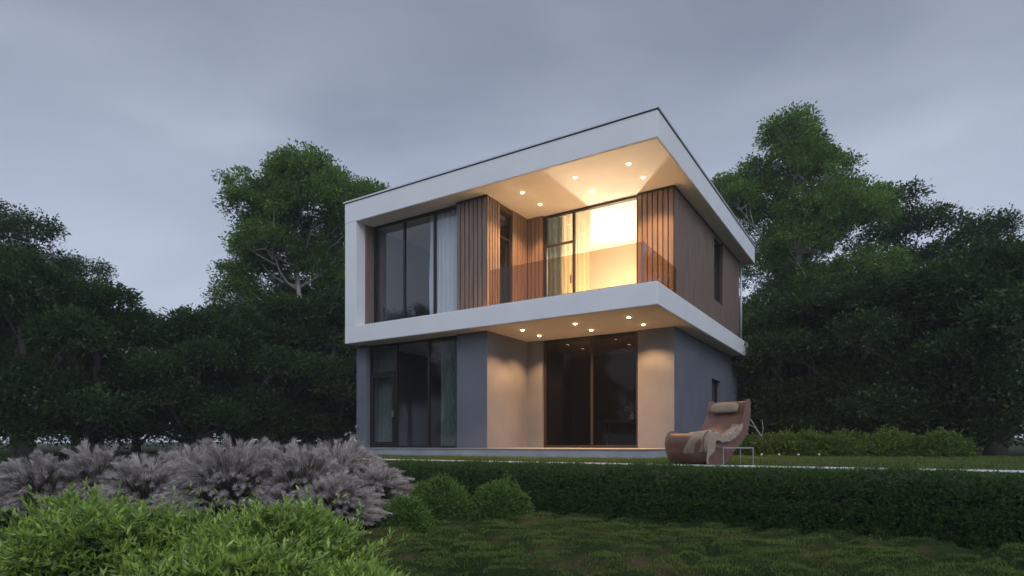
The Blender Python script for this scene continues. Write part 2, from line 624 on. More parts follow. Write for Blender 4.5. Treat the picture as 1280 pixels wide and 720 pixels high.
ring = MB().lathe([(.036, 0), (.055, 0), (.055, -.008), (.050, -.012), (.036, -.012)], 20)
ringo = ring.build('downlight', 'porcelain', house, smooth=False)
lens = MB().lathe([(.040, -.008), (.042, -.018), (.032, -.028), (.010, -.033)], 16).build('lens', 'downlight_glow', ringo)
first = True
for pts, z, en in ((UP, C0 - .012, 190), (LO, S0 - .012, 210)):
    for px, py in pts:
        t, w = local(px, py, z)
        if first:
            r, first = ringo, False
        else:
            r = ringo.copy()
            col.objects.link(r)
            r.parent = house
            c = lens.copy()
            col.objects.link(c)
            c.parent = r
        r.location = (-t, w, z - .001)
        ld = bpy.data.lights.new('spot_light', 'SPOT')
        ld.energy = en
        ld.color = (1.0, .53, .21)
        ld.spot_size = R(118)
        ld.spot_blend = .55
        ld.shadow_soft_size = .03
        lo = bpy.data.objects.new('spot_light', ld)
        col.objects.link(lo)
        lo.parent = r
        lo.location = (0, 0, -.05)

# uplighter in the lit room: its shade stands just below the line of the slab edge
lamp = empty('floor_uplighter', W(2.69, 4.05, S1 + .012), HR)
tag(lamp, 'uplighter floor lamp standing in the bright upstairs room behind the balcony glass, lighting the ceiling', 'lamp')
MB().lathe([(.13, 0), (.13, .02), (.012, .035), (.012, .52)], 20).build('lamp_stand', 'steel', lamp, smooth=False)
MB().lathe([(.03, .52), (.13, .60), (.14, .62), (.10, .62)], 24).build('lamp_shade', 'lamp_glow', lamp, smooth=True)
ld = bpy.data.lights.new('room_light', 'POINT')
ld.energy = 520
ld.color = (1.0, .85, .64)
ld.shadow_soft_size = .10
lo = bpy.data.objects.new('room_light', ld)
col.objects.link(lo)
lo.parent = lamp
lo.location = (0, 0, .76)


# ------------------------------------------------------------------ curtains (hang behind the glass)
def curtain(t0, t1, w, z0, z1, mat, label, pitch=.15, amp=.055):
    c = W((t0 + t1) / 2, w, z0)
    n = int((t1 - t0) / pitch * 8)
    m = MB()
    H = z1 - z0
    vs, fs = [], []
    rows = 9
    ph = random.random() * 6
    for r in range(rows):
        z = H * r / (rows - 1)
        k = 1 - .35 * (r / (rows - 1)) ** 2
        for i in range(n + 1):
            x = -(t1 - t0) / 2 + (t1 - t0) * i / n
            a = 2 * math.pi * x / pitch + ph + .7 * math.sin(x * 5 + ph) + .25 * math.sin(z * 1.7 + x * 3)
            vs.append((x + .012 * math.sin(z * 2.3 + x * 7), amp * k * math.sin(a) + .012 * math.sin(a * 2.3 + z), z))
    for r in range(rows - 1):
        for i in range(n):
            q = r * (n + 1) + i
            fs.append((q, q + 1, q + n + 2, q + n + 1))
    m.add(vs, fs)
    o = m.build('curtain', mat, None, smooth=True)
    o.location = c
    o.rotation_euler = (0, 0, HR)
    tag(o, label, 'curtain')
    return o


curtain(5.41, 6.44, .72, S1 + .03, C0 - .06, 'white_curtain', 'white pleated curtain in the upstairs window beside the left wood panel')
curtain(2.66, 3.085, 2.60, S1 + .03, C0 - .05, 'cream_curtain', 'bright cream curtain beside the large lit balcony pane, right of the mullion')
curtain(3.09, 3.47, 2.60, S1 + .03, C0 - .05, 'cream_curtain', 'narrow cream curtain behind the balcony door, left of the mullion')
curtain(3.48, 3.93, 2.60, S1 + .03, C0 - .05, 'green_curtain', 'dark green curtain at the left edge of the balcony door')
curtain(5.46, 6.18, .80, FL + .03, S0 - .06, 'green_curtain', 'dark green curtain in the ground floor window beside the grey pier', amp=.045)
curtain(7.72, 8.42, .82, FL + .03, S0 - .06, 'green_curtain', 'dark green curtain behind the glazed ground floor door at far left', amp=.045)

# armchair in the dark bedroom
ac = empty('armchair', W(7.75, 1.05, S1 + .012), HR + .4)
tag(ac, 'dark armchair silhouette low in the upstairs left window', 'armchair')
MB().box(-.36, .36, -.34, .34, .12, .42).build('seat', 'dark_fabric', ac, bevel=.05)
MB().box(-.36, .36, .26, .44, .13, .66).build('backrest', 'dark_fabric', ac, bevel=.06)
for s in (-1, 1):
    MB().box(s * .37, s * .47, -.34, .40, .12, .54).build('armrest', 'dark_fabric', ac, bevel=.04)
for sx in (-1, 1):
    for sy in (-1, 1):
        MB().tube([(sx * .38, sy * .30, .12), (sx * .41, sy * .33, 0)], [.022, .014], 8).build('leg', 'dark_wood', ac)

# dining table with a vase of flowers inside the ground floor room
dt = empty('dining_table', W(2.2, 4.2, FL + .012), HR)
tag(dt, 'dark dining table dimly seen through the large ground floor window', 'table')
MB().box(-.9, .9, -.42, .42, .70, .74).build('tabletop', 'dark_wood', dt, bevel=.01)
for sx in (-1, 1):
    for sy in (-1, 1):
        MB().box(sx * .82 - .03, sx * .82 + .03, sy * .34 - .03, sy * .34 + .03, 0, .70).build('leg', 'dark_wood', dt)
vs_ = empty('flower_vase', W(2.1, 4.1, FL + .753), 0)
tag(vs_, 'pale vase of flowers on the dining table behind the dark glass', 'vase')
MB().lathe([(.05, 0), (.08, .05), (.085, .12), (.045, .2), (.05, .24)], 18).build('vase_body', 'porcelain', vs_, smooth=True)
q = unit(260)
q[:, 2] = np.abs(q[:, 2]) + .25
fl_ = leaf_mesh('flowers', q * rng.uniform(.05, .2, (260, 1)) + np.array([0, 0, .22]), q, .05, .025, rng.random(260), 'plume', vs_)
fl_['kind'] = 'stuff'


# ------------------------------------------------------------------ trees
def crown_leaves(blobs, nsub, nleaf, subr, ll, lw, name, mat, parent, flat=.65, zmin=None):
    B = np.array(blobs, float)          # x y z rx ry rz
    vol = (B[:, 3] * B[:, 4] * B[:, 5]) ** (2 / 3)
    pick = rng.choice(len(B), nsub, p=vol / vol.sum())
    u = unit(nsub)
    u[:, 2] = np.where(u[:, 2] < -.35, -u[:, 2] * .6, u[:, 2])
    rr = rng.random(nsub) ** .33
    rr = .45 + .6 * rr
    c = B[pick, :3] + u * rr[:, None] * B[pick, 3:6]
    tone_c = rng.random(nsub) * .55
    r = subr * rng.uniform(.55, 1.35, nsub)
    n = nsub * nleaf
    cc = np.repeat(c, nleaf, 0)
    g = unit(n) * (rng.random(n) ** .45)[:, None] * np.repeat(r, nleaf)[:, None]
    g[:, 2] *= flat
    pos = cc + g
    d = g * 1.2 / (np.repeat(r, nleaf)[:, None]) + rng.normal(size=(n, 3)) * .5 + np.repeat(u, nleaf, 0) * .4
    up = np.tile(np.array([0, 0, 1.0]), (n, 1))
    tone = np.repeat(tone_c, nleaf) + rng.random(n) * .45
    if zmin is not None:
        k = pos[:, 2] > zmin
        pos, d, tone, up = pos[k], d[k], tone[k], up[k]
    n = len(pos)
    return leaf_mesh(name, pos, d, ll * rng.uniform(.6, 1.4, n), lw * rng.uniform(.7, 1.3, n), tone, mat, parent, up=up * .7), c


def limb_mesh(base, blobs, centers, rad, parent, mat='bark', twigs=90, name='trunk'):
    b = MB()
    B = np.array(blobs, float)
    top = B[:, 2].max()
    cx, cy = B[:, 0].mean(), B[:, 1].mean()
    tr = []
    nseg = 9
    for i in range(nseg + 1):
        k = i / nseg
        tr.append(Vector((base[0] + (cx - base[0]) * k ** 1.5 + .12 * math.sin(k * 7 + rad * 30) * k, base[1] + (cy - base[1]) * k ** 1.5 + .1 * math.cos(k * 6) * k, base[2] + (top - base[2]) * k * .92)))
    b.tube(tr, [rad * (1 - .86 * (i / nseg)) * (1.35 if i == 0 else 1) for i in range(nseg + 1)], 9)

    def on(z):
        k = min(max((z - base[2]) / ((top - base[2]) * .92), 0.05), .98) * nseg
        i = min(int(k), nseg - 1)
        return tr[i].lerp(tr[i + 1], k - i), rad * (1 - .86 * k / nseg)
    ends = []
    for bl in blobs:
        c = Vector(bl[:3])
        h = math.hypot(c.x - cx, c.y - cy)
        p, r = on(c.z - .5 * h - bl[5] * .9)
        mid = p.lerp(c, .5) + Vector((random.uniform(-.15, .15), random.uniform(-.15, .15), -.12 * h))
        q1 = p.lerp(mid, .5) + Vector((random.uniform(-.1, .1), random.uniform(-.1, .1), -.04 * h))
        b.tube([p, q1, mid, mid.lerp(c, .55) + Vector((random.uniform(-.12, .12), 0, .05)), c], [r * .62, r * .5, r * .38, r * .25, r * .12 + .006], 6)
        ends.append((mid, c, r * .2))
    idx = rng.choice(len(centers), min(twigs, len(centers)), replace=False)
    for i in idx:
        e = Vector(centers[i])
        best = min(ends, key=lambda s: (s[1] - e).length)
        p = best[0].lerp(best[1], random.uniform(.2, 1))
        m = p.lerp(e, .5) + Vector((random.uniform(-.12, .12), random.uniform(-.12, .12), -.1))
        b.tube([p, m, e], [.036, .022, .008], 4, cap=False)
    return b.build(name, mat, parent, smooth=True)


def pix_blobs(lst, D, base, depth=.9):
    out = []
    for i, (px, py, r) in enumerate(lst):
        rr = r / F * D
        dy = ((i * 37) % 11 / 10 - .5) * 2.2
        p = at(px, py, D) - Vector(base)
        out.append((p.x, p.y + dy, p.z, rr * 1.15, rr * 1.2, rr * .95))
    return out


# the two tall trees the photograph shows best
base = (at(385, 555, 24).x, 24, 0)
t1 = empty('tall_tree', base)
tag(t1, 'tall leafy tree with pale forked limbs rising left of the white house', 'tree')
bl = pix_blobs([(392, 240, 34), (354, 252, 28), (332, 248, 22), (312, 244, 17), (458, 256, 22), (430, 238, 24), (400, 275, 46), (348, 290, 36), (312, 302, 18), (366, 226, 20), (410, 222, 18), (322, 272, 20), (470, 262, 14), (318, 330, 22), (300, 350, 12),
                (322, 345, 26), (400, 330, 44), (305, 375, 22), (440, 292, 38), (350, 372, 30), (318, 318, 18), (300, 385, 14), (345, 320, 28), (462, 250, 18), (430, 360, 32)], 24, base)
_, cs = crown_leaves(bl, 1750, 66, .40, .105, .066, 'crown', 'tree_leaf', t1, zmin=1.5)
limb_mesh((0, 0, 0), bl, cs, .20, t1, 'pale_bark', 130)

base = (at(985, 555, 23.5).x, 23.5, 0)
t2 = empty('tall_tree', base)
tag(t2, 'tallest dense tree with a maze of pale branches right of the house roof', 'tree')
bl = pix_blobs([(970, 186, 26), (988, 176, 20), (925, 236, 26), (985, 226, 36), (902, 238, 14), (938, 275, 34), (1000, 285, 40), (955, 338, 36), (1045, 212, 38), (1040, 285, 48), (950, 215, 20), (985, 320, 30),
                (1010, 372, 42), (950, 398, 30), (1065, 360, 40), (952, 250, 28), (1022, 180, 24), (912, 262, 18), (1085, 262, 34)], 23.5, base)
_, cs = crown_leaves(bl, 1700, 62, .40, .105, .066, 'crown', 'tree_leaf', t2, zmin=1.2)
limb_mesh((0, 0, 0), bl, cs, .20, t2, 'pale_bark', 230)


def generic(name, label, h, wd, low, n, seed, mat='wood_leaf', nsub=600, nleaf=80, leaf=.105, sr=.5):
    random.seed(seed)
    o = empty(name, (0, 0, 0))
    tag(o, label, 'tree', 'trees of the surrounding wood')
    bl = []
    for i in range(n):
        k = i / (n - 1)
        z = low + (h - low) * (.08 + .8 * k)
        rad = wd * math.sin(math.pi * min(.98, .25 + .68 * k)) * random.uniform(.35, .95)
        a = i * 2.4 + random.random()
        r = random.uniform(.42, .62) * wd * (1.05 - .45 * k)
        bl.append((rad * math.cos(a), rad * math.sin(a), z, r, r, r * .75))
    _, cs = crown_leaves(bl, nsub, nleaf, sr, leaf, leaf * .6, 'crown', mat, o, zmin=.15)
    limb_mesh((0, 0, 0), bl, cs, .17, o, 'bark', 60)
    return o


gA = generic('broadleaf_tree', 'x', 9.5, 2.3, 2.6, 13, 11)
gB = generic('broadleaf_tree', 'x', 7.0, 2.2, .8, 12, 23)
gC = generic('understorey_tree', 'x', 4.6, 1.9, .2, 10, 31, nsub=560, leaf=.095, sr=.42)
GW = 'trees of the surrounding wood'
spots = [
    # kind, px, D, scale, label
    (gC, 300, 21, 1.12, 'low bushy tree at the left edge of the photo, above the feathery grass'),
    (gC, 352, 22.5, 1.25, 'dark bushy understorey tree under the tall left tree'),
    (gC, 412, 23, 1.3, 'dark low tree just left of the white frame of the house'),
    (gB, 330, 28, 1.0, 'dense dark tree standing behind the low trees at far left'),
    (gB, 425, 28, 1.32, 'dense dark tree behind the tall left tree, next to the house'),
    (gC, 236, 20, 1.1, 'low bushy tree in the wood left of the garden'),
    (gB, 170, 24, .85, 'mid height dark tree left of the garden'),
    (gA, 95, 27, .95, 'taller dark tree at far left of the wood'),
    (gC, 120, 18, 1.15, 'low bushy tree at far left behind the feathery grass'),
    (gA, 20, 24, 1.1, 'tall dark tree at the outer left end of the wood'),
    (gC, 30, 17, 1.2, 'bushy understorey tree at the outer left end of the wood'),
    (gC, 958, 21.5, 1.1, 'dark bushy tree right behind the corner of the house'),
    (gC, 1015, 20, 1.25, 'low dark tree behind the yellow green shrubs'),
    (gB, 940, 27, 1.0, 'dense dark tree behind the house on the right'),
    (gB, 1040, 26, 1.15, 'dense dark tree behind the tallest right tree'),
    (gC, 1080, 18.5, 1.2, 'low bushy tree in the wood right of the garden'),
    (gA, 1130, 24, 1.15, 'tall dark tree right of the garden'),
    (gC, 1160, 17, 1.2, 'understorey tree at far right of the garden'),
    (gA, 1225, 22, 1.0, 'tall dark tree at the outer right end of the wood'),
    (gC, 1245, 16, 1.3, 'bushy understorey tree at the outer right end of the wood'),
]
used = set()
for i, (g, px, D, sc, lab) in enumerate(spots):
    loc = ((px - 640) / F * D, D, 0)
    if g.name not in used:
        used.add(g.name)
        g.location = loc
        g.rotation_euler = (0, 0, i * 1.3)
        g.scale = (sc, sc, sc)
        g['label'] = lab
    else:
        copy_tree(g, loc, i * 1.9, (sc, sc, sc * random.uniform(.93, 1.05)), lab)
# trees round the garden that the window glass mirrors
for i, (g, x, y, sc) in enumerate([(gA, -25, 10, 1.0), (gB, -21, 14, 1.1), (gB, -22, 5, 1.0), (gA, -22, 0, .9), (gB, -19, -6, 1.1), (gA, -14, -12, .9), (gB, -24, 19, 1.1), (gB, -8, -15, 1.0), (gA, 14, 30, 1.2), (gA, 4, 34, .7), (gB, 10, 32, .9), (gA, -4, 36, .65), (gA, -16, 32, .7), (gA, 20, 14, 1.0), (gB, -17, -2, .95), (gB, -18, 3, 1.0), (gB, -19, 8, .95), (gC, -13, -6, 1.3), (gC, -11, -10, 1.4), (gB, -15, -9, 1.0), (gC, -16, 5, 1.2)]):
    copy_tree(g, (x, y, 0 if y > 6 else ZL), i * 2.1, (sc, sc, sc), 'dark tree of the wood round the garden, outside the photo or mirrored in the glass')

# thin bare sapling near the chair
sp = empty('bare_sapling', (at(962, 555, 16).x, 16, 0))
tag(sp, 'thin pale bare sapling leaning left before the dark wood, right of the lounge chair', 'sapling')
MB().tube([(0, 0, 0), (-.1, 0, .35), (-.30, .05, .65), (-.46, .05, .92), (-.60, .05, 1.12)], [.028, .025, .02, .013, .006], 7).build('trunk', 'pale_bark', sp, smooth=True)
MB().tube([(-.34, .05, .72), (-.50, .02, .80), (-.64, 0, .80)], [.012, .009, .004], 5).build('branch', 'pale_bark', sp, smooth=True)
MB().tube([(-.2, .03, .48), (-.16, .02, .7), (-.2, 0, .95)], [.014, .01, .004], 5).build('branch', 'pale_bark', sp, smooth=True)


# ------------------------------------------------------------------ shrubs
def sprig_shell(n_sprig, sampler, per, sl, ll, lw, spread=.5, tonebias=None):
    """short shoots on a surface; sampler gives points and outward normals"""
    P, N = sampler(n_sprig)
    n_sprig = len(P)
    d = N + rng.normal(size=P.shape) * spread + np.array([0, 0, .35])
    d /= np.linalg.norm(d, axis=1, keepdims=True)
    k = np.tile(np.linspace(.08, 1, per), n_sprig)[:, None]
    L = np.repeat(sl * rng.uniform(.6, 1.3, n_sprig) * np.where(rng.random(n_sprig) < .06, 1.9, 1), per)[:, None]
    base = np.repeat(P, per, 0)
    dd = np.repeat(d, per, 0)
    pos = base + dd * k * L + np.array([0, 0, -1.0]) * (k * k * L * .15)
    side = unit(len(pos))
    side -= (side * dd).sum(1, keepdims=True) * dd
    side /= np.linalg.norm(side, axis=1, keepdims=True)
    ld = side * (1.1 - .5 * k) + dd * (.45 + .6 * k)
    tone = np.repeat(rng.random(n_sprig) ** 1.6 * .42, per) + rng.random(len(pos)) * .22 + k[:, 0] ** 1.6 * .42 - .04  # shade put into tone at shoot bases; tips lighter, rest random
    return pos, ld, ll * rng.uniform(.65, 1.3, len(pos)), lw * rng.uniform(.8, 1.2, len(pos)), tone


def dome(rx, ry, rz, wob=.12, seed=0, inner=.55):
    def f(n):
        u = unit(n)
        u[:, 2] = np.abs(u[:, 2]) * 1.0
        k = np.array([1 + wob * mnoise.noise(Vector((a[0] * 2.2 + seed, a[1] * 2.2, a[2] * 2.2))) * 2 for a in u])
        dep = np.where(rng.random(n) < .75, rng.uniform(.86, 1.0, n), rng.uniform(inner, .9, n))
        P = u * np.array([rx, ry, rz]) * (k * dep)[:, None]
        N = u / np.array([rx, ry, rz])
        N /= np.linalg.norm(N, axis=1, keepdims=True)
        return P, N
    return f


def core(rx, ry, rz, mat, parent, name='branches'):
    """twiggy inside of a shrub: a fan of stems from the root"""
    b = MB()
    for i in range(46):
        a = i * 2.4
        r = math.sqrt((i + .5) / 46) * .85
        e = Vector((rx * r * math.cos(a), ry * r * math.sin(a), rz * math.sqrt(max(.05, 1 - r * r)) * .85))
        b.tube([(0, 0, 0), (e.x * .35, e.y * .35, e.z * .5), e], [.012, .008, .003], 4, cap=False)
    return b.build(name, mat, parent)


def ball_shrub(name, loc, r, label, seed):
    o = empty(name, loc)
    tag(o, label, 'shrub', 'round clipped shrubs in front of the hedge')
    p = sprig_shell(2600, dome(r[0], r[1], r[2], .07, seed), 11, .075, .024, .013, .5)
    leaf_mesh('foliage', *p, 'box_leaf', o)
    core(*r, 'bark', o)
    return o


ball_shrub('box_shrub', (at(626, 0, 8.1).x, 8.1, ZL), (.41, .40, .50), 'rounded green shrub on the lower lawn, rightmost of the three by the hedge', 1)
ball_shrub('box_shrub', (at(549, 0, 8.0).x, 8.0, ZL), (.42, .40, .54), 'rounded green shrub on the lower lawn, middle of the three and the tallest', 5)
ball_shrub('box_shrub', (at(505, 0, 7.05).x, 7.05, ZL), (.30, .28, .35), 'smallest rounded green shrub, leftmost of the three next to the grey plumes', 9)

# long hedge
hx0, hx1 = -3.1, 9.5      # along the front direction, local x = -t
hg = empty('hedge', W(0, -4.02, ZL), HR)
tag(hg, 'long dark green clipped hedge running in front of the house along the lawn', 'hedge')


def hedge_s(n):
    x = rng.uniform(hx0, hx1, n)
    top = np.array([.75 + .07 * mnoise.noise(Vector((a * 1.1, 2, 0))) + .03 * mnoise.noise(Vector((a * 4.1, 5, 0))) for a in x])
    dep = np.array([.36 + .06 * mnoise.noise(Vector((a * 1.9, 9, 0))) for a in x])
    th = rng.uniform(-.15, math.pi * .80, n)
    cs_, sn = np.cos(th), np.sin(th)
    y = -np.sign(cs_) * np.abs(cs_) ** .55 * dep
    z = np.where(sn > 0, np.sign(sn) * np.abs(sn) ** .55, 0) * top * .5 + top * .42
    low = rng.random(n) < .34
    z = np.where(low, rng.uniform(.03, .5, n) * top, z)
    y = np.where(low, -dep * rng.uniform(.82, 1.0, n), y)
    sh = rng.uniform(.85, 1.0, n)
    # round the left end
    P = np.stack([x, y * sh, z * (.93 + .07 * sh)], 1)
    N = np.stack([np.zeros(n), -cs_ * 1.0, np.maximum(sn, .0)], 1)
    N[low] = (0, -1, .3)
    return P, N


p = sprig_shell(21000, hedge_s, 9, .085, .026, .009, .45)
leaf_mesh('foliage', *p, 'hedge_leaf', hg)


def hedge_end(n):
    y = rng.uniform(-.34, .34, n)
    z = rng.uniform(.03, .72, n)
    P = np.stack([np.full(n, hx0) + rng.uniform(-.06, .02, n), y, z], 1)
    return P, np.tile(np.array([-1.0, 0, .3]), (n, 1))


b = MB()
for i in range(420):
    x = hx0 + .1 + (hx1 - hx0 - .2) * i / 420
    for s in range(3):
        y0 = random.uniform(-.12, .12)
        b.tube([(x, y0 * .4, 0), (x + random.uniform(-.1, .1), y0, .35), (x + random.uniform(-.2, .2), random.uniform(-.3, .25), random.uniform(.5, .68))], [.012, .009, .003], 4, cap=False)
b.build('branches', 'bark', hg)
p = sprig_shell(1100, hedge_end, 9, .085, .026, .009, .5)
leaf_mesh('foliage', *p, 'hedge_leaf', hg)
# dense inner leaves that keep the hedge opaque
n = 26000
P = np.stack([rng.uniform(hx0 + .05, hx1, n), rng.uniform(-.28, .28, n), rng.uniform(.05, .64, n)], 1)
leaf_mesh('foliage', P, unit(n), .07, .045, rng.random(n) * .5, 'hedge_leaf', hg)

# yellow-green shrubs at right, by the wood
for i, (px, D, r, lab) in enumerate([(940, 15.5, (.50, .45, .44), 'yellow green shrub right behind the lounge chair backrest'),
                                     (975, 15.0, (.62, .5, .50), 'wide yellow green shrub near the right edge, right of the chair'),
                                     (1012, 14.6, (.6, .5, .54), 'yellow green shrub at the right edge of the lawn'),
                                     (1060, 14.2, (.65, .5, .5), 'yellow green shrub further right along the wood'),
                                     (1115, 13.8, (.7, .5, .54), 'yellow green shrub second from the outer right end of the row'),
                                     (1175, 13.4, (.6, .5, .5), 'yellow green shrub at the outer right end of the row')]):
    o = empty('lime_shrub', (at(px, 0, D).x, D, 0))
    tag(o, lab, 'shrub', 'yellow green shrubs along the wood')
    p = sprig_shell(900, dome(*r, .16, i * 3, inner=.4), 9, .13, .05, .028, .6)
    leaf_mesh('foliage', *p, 'shrub_leaf', o)
    core(*r, 'bark', o)


def mounds(r, seed):
    st = random.Random(seed)
    cs_ = [(0, 0, 0, .78)] + [(math.cos(a * 1.05 + seed) * st.uniform(.38, .62), math.sin(a * 1.05 + seed) * st.uniform(.38, .62), st.uniform(.12, .42), st.uniform(.30, .50)) for a in range(6)]

    def f(n):
        P, N = [], []
        for c in cs_:
            m = int(n * c[3] ** 2 / sum(q[3] ** 2 for q in cs_)) + 1
            u = unit(m)
            u[:, 2] = np.abs(u[:, 2])
            dep = np.where(rng.random(m) < .7, rng.uniform(.85, 1.04, m), rng.uniform(.5, .9, m))
            zz = 1.15 if c[3] < .6 else 1.0
            P.append((np.array(c[:3]) + u * c[3] * dep[:, None] * np.array([1, 1, zz])) * np.array(r) * np.array([1, 1, 1.05]))
            N.append(u / np.array(r))
        P, N = np.concatenate(P)[:n], np.concatenate(N)[:n]
        N /= np.linalg.norm(N, axis=1, keepdims=True)
        return P, N
    return f


# foreground bush with narrow bright leaves
def big_bush(loc, r, label, seed, n):
    o = empty('leafy_bush', loc)
    tag(o, label, 'bush', 'bright green bushes in the near left corner')
    p = sprig_shell(n, mounds(r, seed), 15, .17, .050, .0145, .8)
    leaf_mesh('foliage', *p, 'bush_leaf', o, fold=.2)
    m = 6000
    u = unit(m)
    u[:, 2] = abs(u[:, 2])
    leaf_mesh('foliage', u * np.array(r) * rng.uniform(.5, .9, (m, 1)), unit(m), .08, .04, rng.random(m) * .12, 'bush_leaf', o)  # inner leaves given dark tones to imitate shade in the gaps
    core(*r, 'bark', o)
    return o


big_bush((-1.60, 4.15, ZL), (.60, .66, .57), 'big bright green bush in the near left corner, in front of the grey plumes', 2, 2400)
big_bush((-.96, 3.42, ZL), (.40, .36, .24), 'small low bright green bush at the bottom edge, right of the big bush', 12, 900)
big_bush((-1.62, 3.2, ZL), (.55, .42, .42), 'bright green bush at the bottom edge below the big bush', 22, 1300)
big_bush((-2.75, 4.25, ZL), (.85, .7, .56), 'bright green bush at the outer left of the garden', 32, 2400)


# ------------------------------------------------------------------ feathery grass
def plume_clump(seed, n=300, h=1.12, spread=.62):
    o = empty('feathery_grass', (0, 0, 0))
    tag(o, 'x', 'ornamental grass', 'grey feathery grass clumps')
    pos, d, L, tone = [], [], [], []
    bp, bd_, bl_, bt = [], [], [], []
    for i in range(n):
        a = random.uniform(0, 2 * math.pi)
        q = math.sqrt(random.random())
        lean = q * spread * random.uniform(.85, 1.1)
        H = h * (1.0 - .62 * q * q) * random.uniform(.72, 1.06)
        dr = random.uniform(0, .16)
        wv = np.array([random.uniform(-.06, .16), random.uniform(-.1, .1), 0])
        ax = np.array([math.cos(a), math.sin(a), 0])
        k = np.linspace(0, 1, 46)
        cur = ax[None] * (.10 * q + lean * k ** 1.5)[:, None] + np.array([0, 0, 1.0])[None] * (H * (k - (.10 + .22 * q + dr) * k ** 4))[:, None] + wv[None] * (k ** 4)[:, None]
        tt = random.random() * .55
        # plume
        m = 120
        kk = rng.uniform(.56, 1.0, m)
        c = np.stack([np.interp(kk, k, cur[:, j]) for j in range(3)], 1)
        tg = np.stack([np.interp(np.minimum(kk + .03, 1), k, cur[:, j]) - np.interp(kk - .03, k, cur[:, j]) for j in range(3)], 1)
        tg /= np.linalg.norm(tg, axis=1, keepdims=True) + 1e-9
        pos.append(c)
        d.append(tg * 1.5 + unit(m) * .62 + np.array([0, 0, -.25]))
        L.append(.10 * np.sin(np.pi * np.clip((kk - .56) / .5, .12, 1)) * rng.uniform(.7, 1.3, m))
        tone.append(tt + rng.random(m) * .45)
        # stem as a chain of slivers
        s = cur[::5]
        bp.append(s[:-1])
        bd_.append(s[1:] - s[:-1])
        bl_.append(np.linalg.norm(s[1:] - s[:-1], axis=1) * 1.15)
        bt.append(np.full(len(s) - 1, .4 + .5 * random.random()))
    leaf_mesh('plumes', np.concatenate(pos), np.concatenate(d), np.concatenate(L), .0062, np.concatenate(tone), 'plume', o, fold=.1)
    leaf_mesh('stems', np.concatenate(bp), np.concatenate(bd_), np.concatenate(bl_), .006, np.concatenate(bt), 'reed_blade', o)
    m = 2600
    a = rng.uniform(0, 2 * math.pi, m)
    q = rng.random(m)
    bpz = np.stack([.16 * q * np.cos(a), .16 * q * np.sin(a), rng.uniform(0, .35, m) * h], 1)
    bdz = np.stack([np.cos(a) * (.25 + q), np.sin(a) * (.25 + q), np.full(m, 1.0)], 1)
    leaf_mesh('blades', bpz, bdz, rng.uniform(.25, .5, m), .012, rng.random(m), 'reed_blade', o)
    return o


random.seed(5)
pa = plume_clump(1)
pb = plume_clump(2, 360, 1.04, .70)
sp_ = [(pb, 470, 8.3, .92, 'grey feathery grass clump next to the smallest round shrub, rightmost of its row'),
       (pa, 425, 8.6, 1.22, 'grey feathery grass clump in front of the corner pier of the house'),
       (pa, 378, 7.9, 1.16, 'grey feathery grass clump behind the big green bush'),
       (pb, 335, 8.5, 1.28, 'grey feathery grass clump second from the left edge of the photo'),
       (pa, 290, 7.6, 1.22, 'tallest grey feathery grass clump at the left edge of the photo'),
       (pb, 420, 6.9, .84, 'low grey feathery grass clump right behind the big green bush'),
       (pa, 240, 8.3, 1.15, 'grey feathery grass clump left of the garden'),
       (pb, 185, 7.6, 1.05, 'grey feathery grass clump far left of the garden'),
       (pa, 120, 8.0, 1.15, 'grey feathery grass clump further left along its row'),
       (pb, 50, 7.6, 1.1, 'grey feathery grass clump at the outer left end of its row')]
used = set()
for i, (g, px, D, sc, lab) in enumerate(sp_):
    loc = ((px - 640) / F * D, D, ZL)
    if g.name not in used:
        used.add(g.name)
        g.location = loc
        g.scale = (sc,) * 3
        g['label'] = lab
    else:
        copy_tree(g, loc, i * 1.1, sc, lab)

# ------------------------------------------------------------------ grass (uncountable)
def lawn_blades(n, region, zf, hgt, name):
    P = region(n)
    k = np.array([mnoise.noise(Vector((a[0] * 1.7, a[1] * 2.4, 1.0))) for a in P])
    dens = np.array([mnoise.noise(Vector((a[0] * .8 + 4, a[1] * 1.5, 8.0))) + .35 * mnoise.noise(Vector((a[0] * 4 + 4, a[1] * 6, 8.0))) for a in P])
    keep = dens < .30
    P, k = P[keep], k[keep]
    z = np.array([zf(a[0], a[1]) for a in P])
    pos = np.stack([P[:, 0], P[:, 1], z - .003], 1)
    d = rng.normal(size=(len(P), 3)) * .45
    d[:, 2] = 1
    leaf_mesh(name, pos, d, hgt * rng.uniform(.5, 1.3, len(P)) * (1 + .5 * k), .0065, rng.random(len(P)) * .6 + .3 * k + .2, 'grass_blade')
    o = bpy.data.objects[name]
    return o


def reg_low(n):
    D = 3.0 + (rng.random(n) ** .8) * 5.8
    X = rng.uniform(-.62, .98, n) * D
    w = .5345 * (X - HC[0]) + .845 * (D - HC[1])
    k = w < -4.15
    return np.stack([X[k], D[k]], 1)


def reg_up(n):
    t = rng.uniform(-9, 10, n)
    w = rng.uniform(-3.15, 6.5, n)
    k = (w < -.05) | (t < .2)
    t, w = t[k], w[k]
    return np.stack([HC[0] - .845 * t + .5345 * w, HC[1] + .5345 * t + .845 * w], 1)


o = lawn_blades(260000, reg_low, lambda x, y: ZL + lump(x, y), .027, 'lawn_grass')
tag(o, 'short dark mossy grass of the lower lawn', 'grass', kind='stuff')
o = lawn_blades(110000, reg_up, lambda x, y: 0, .045, 'terrace_grass')
tag(o, 'short dark grass between the coping and the house', 'grass', kind='stuff')

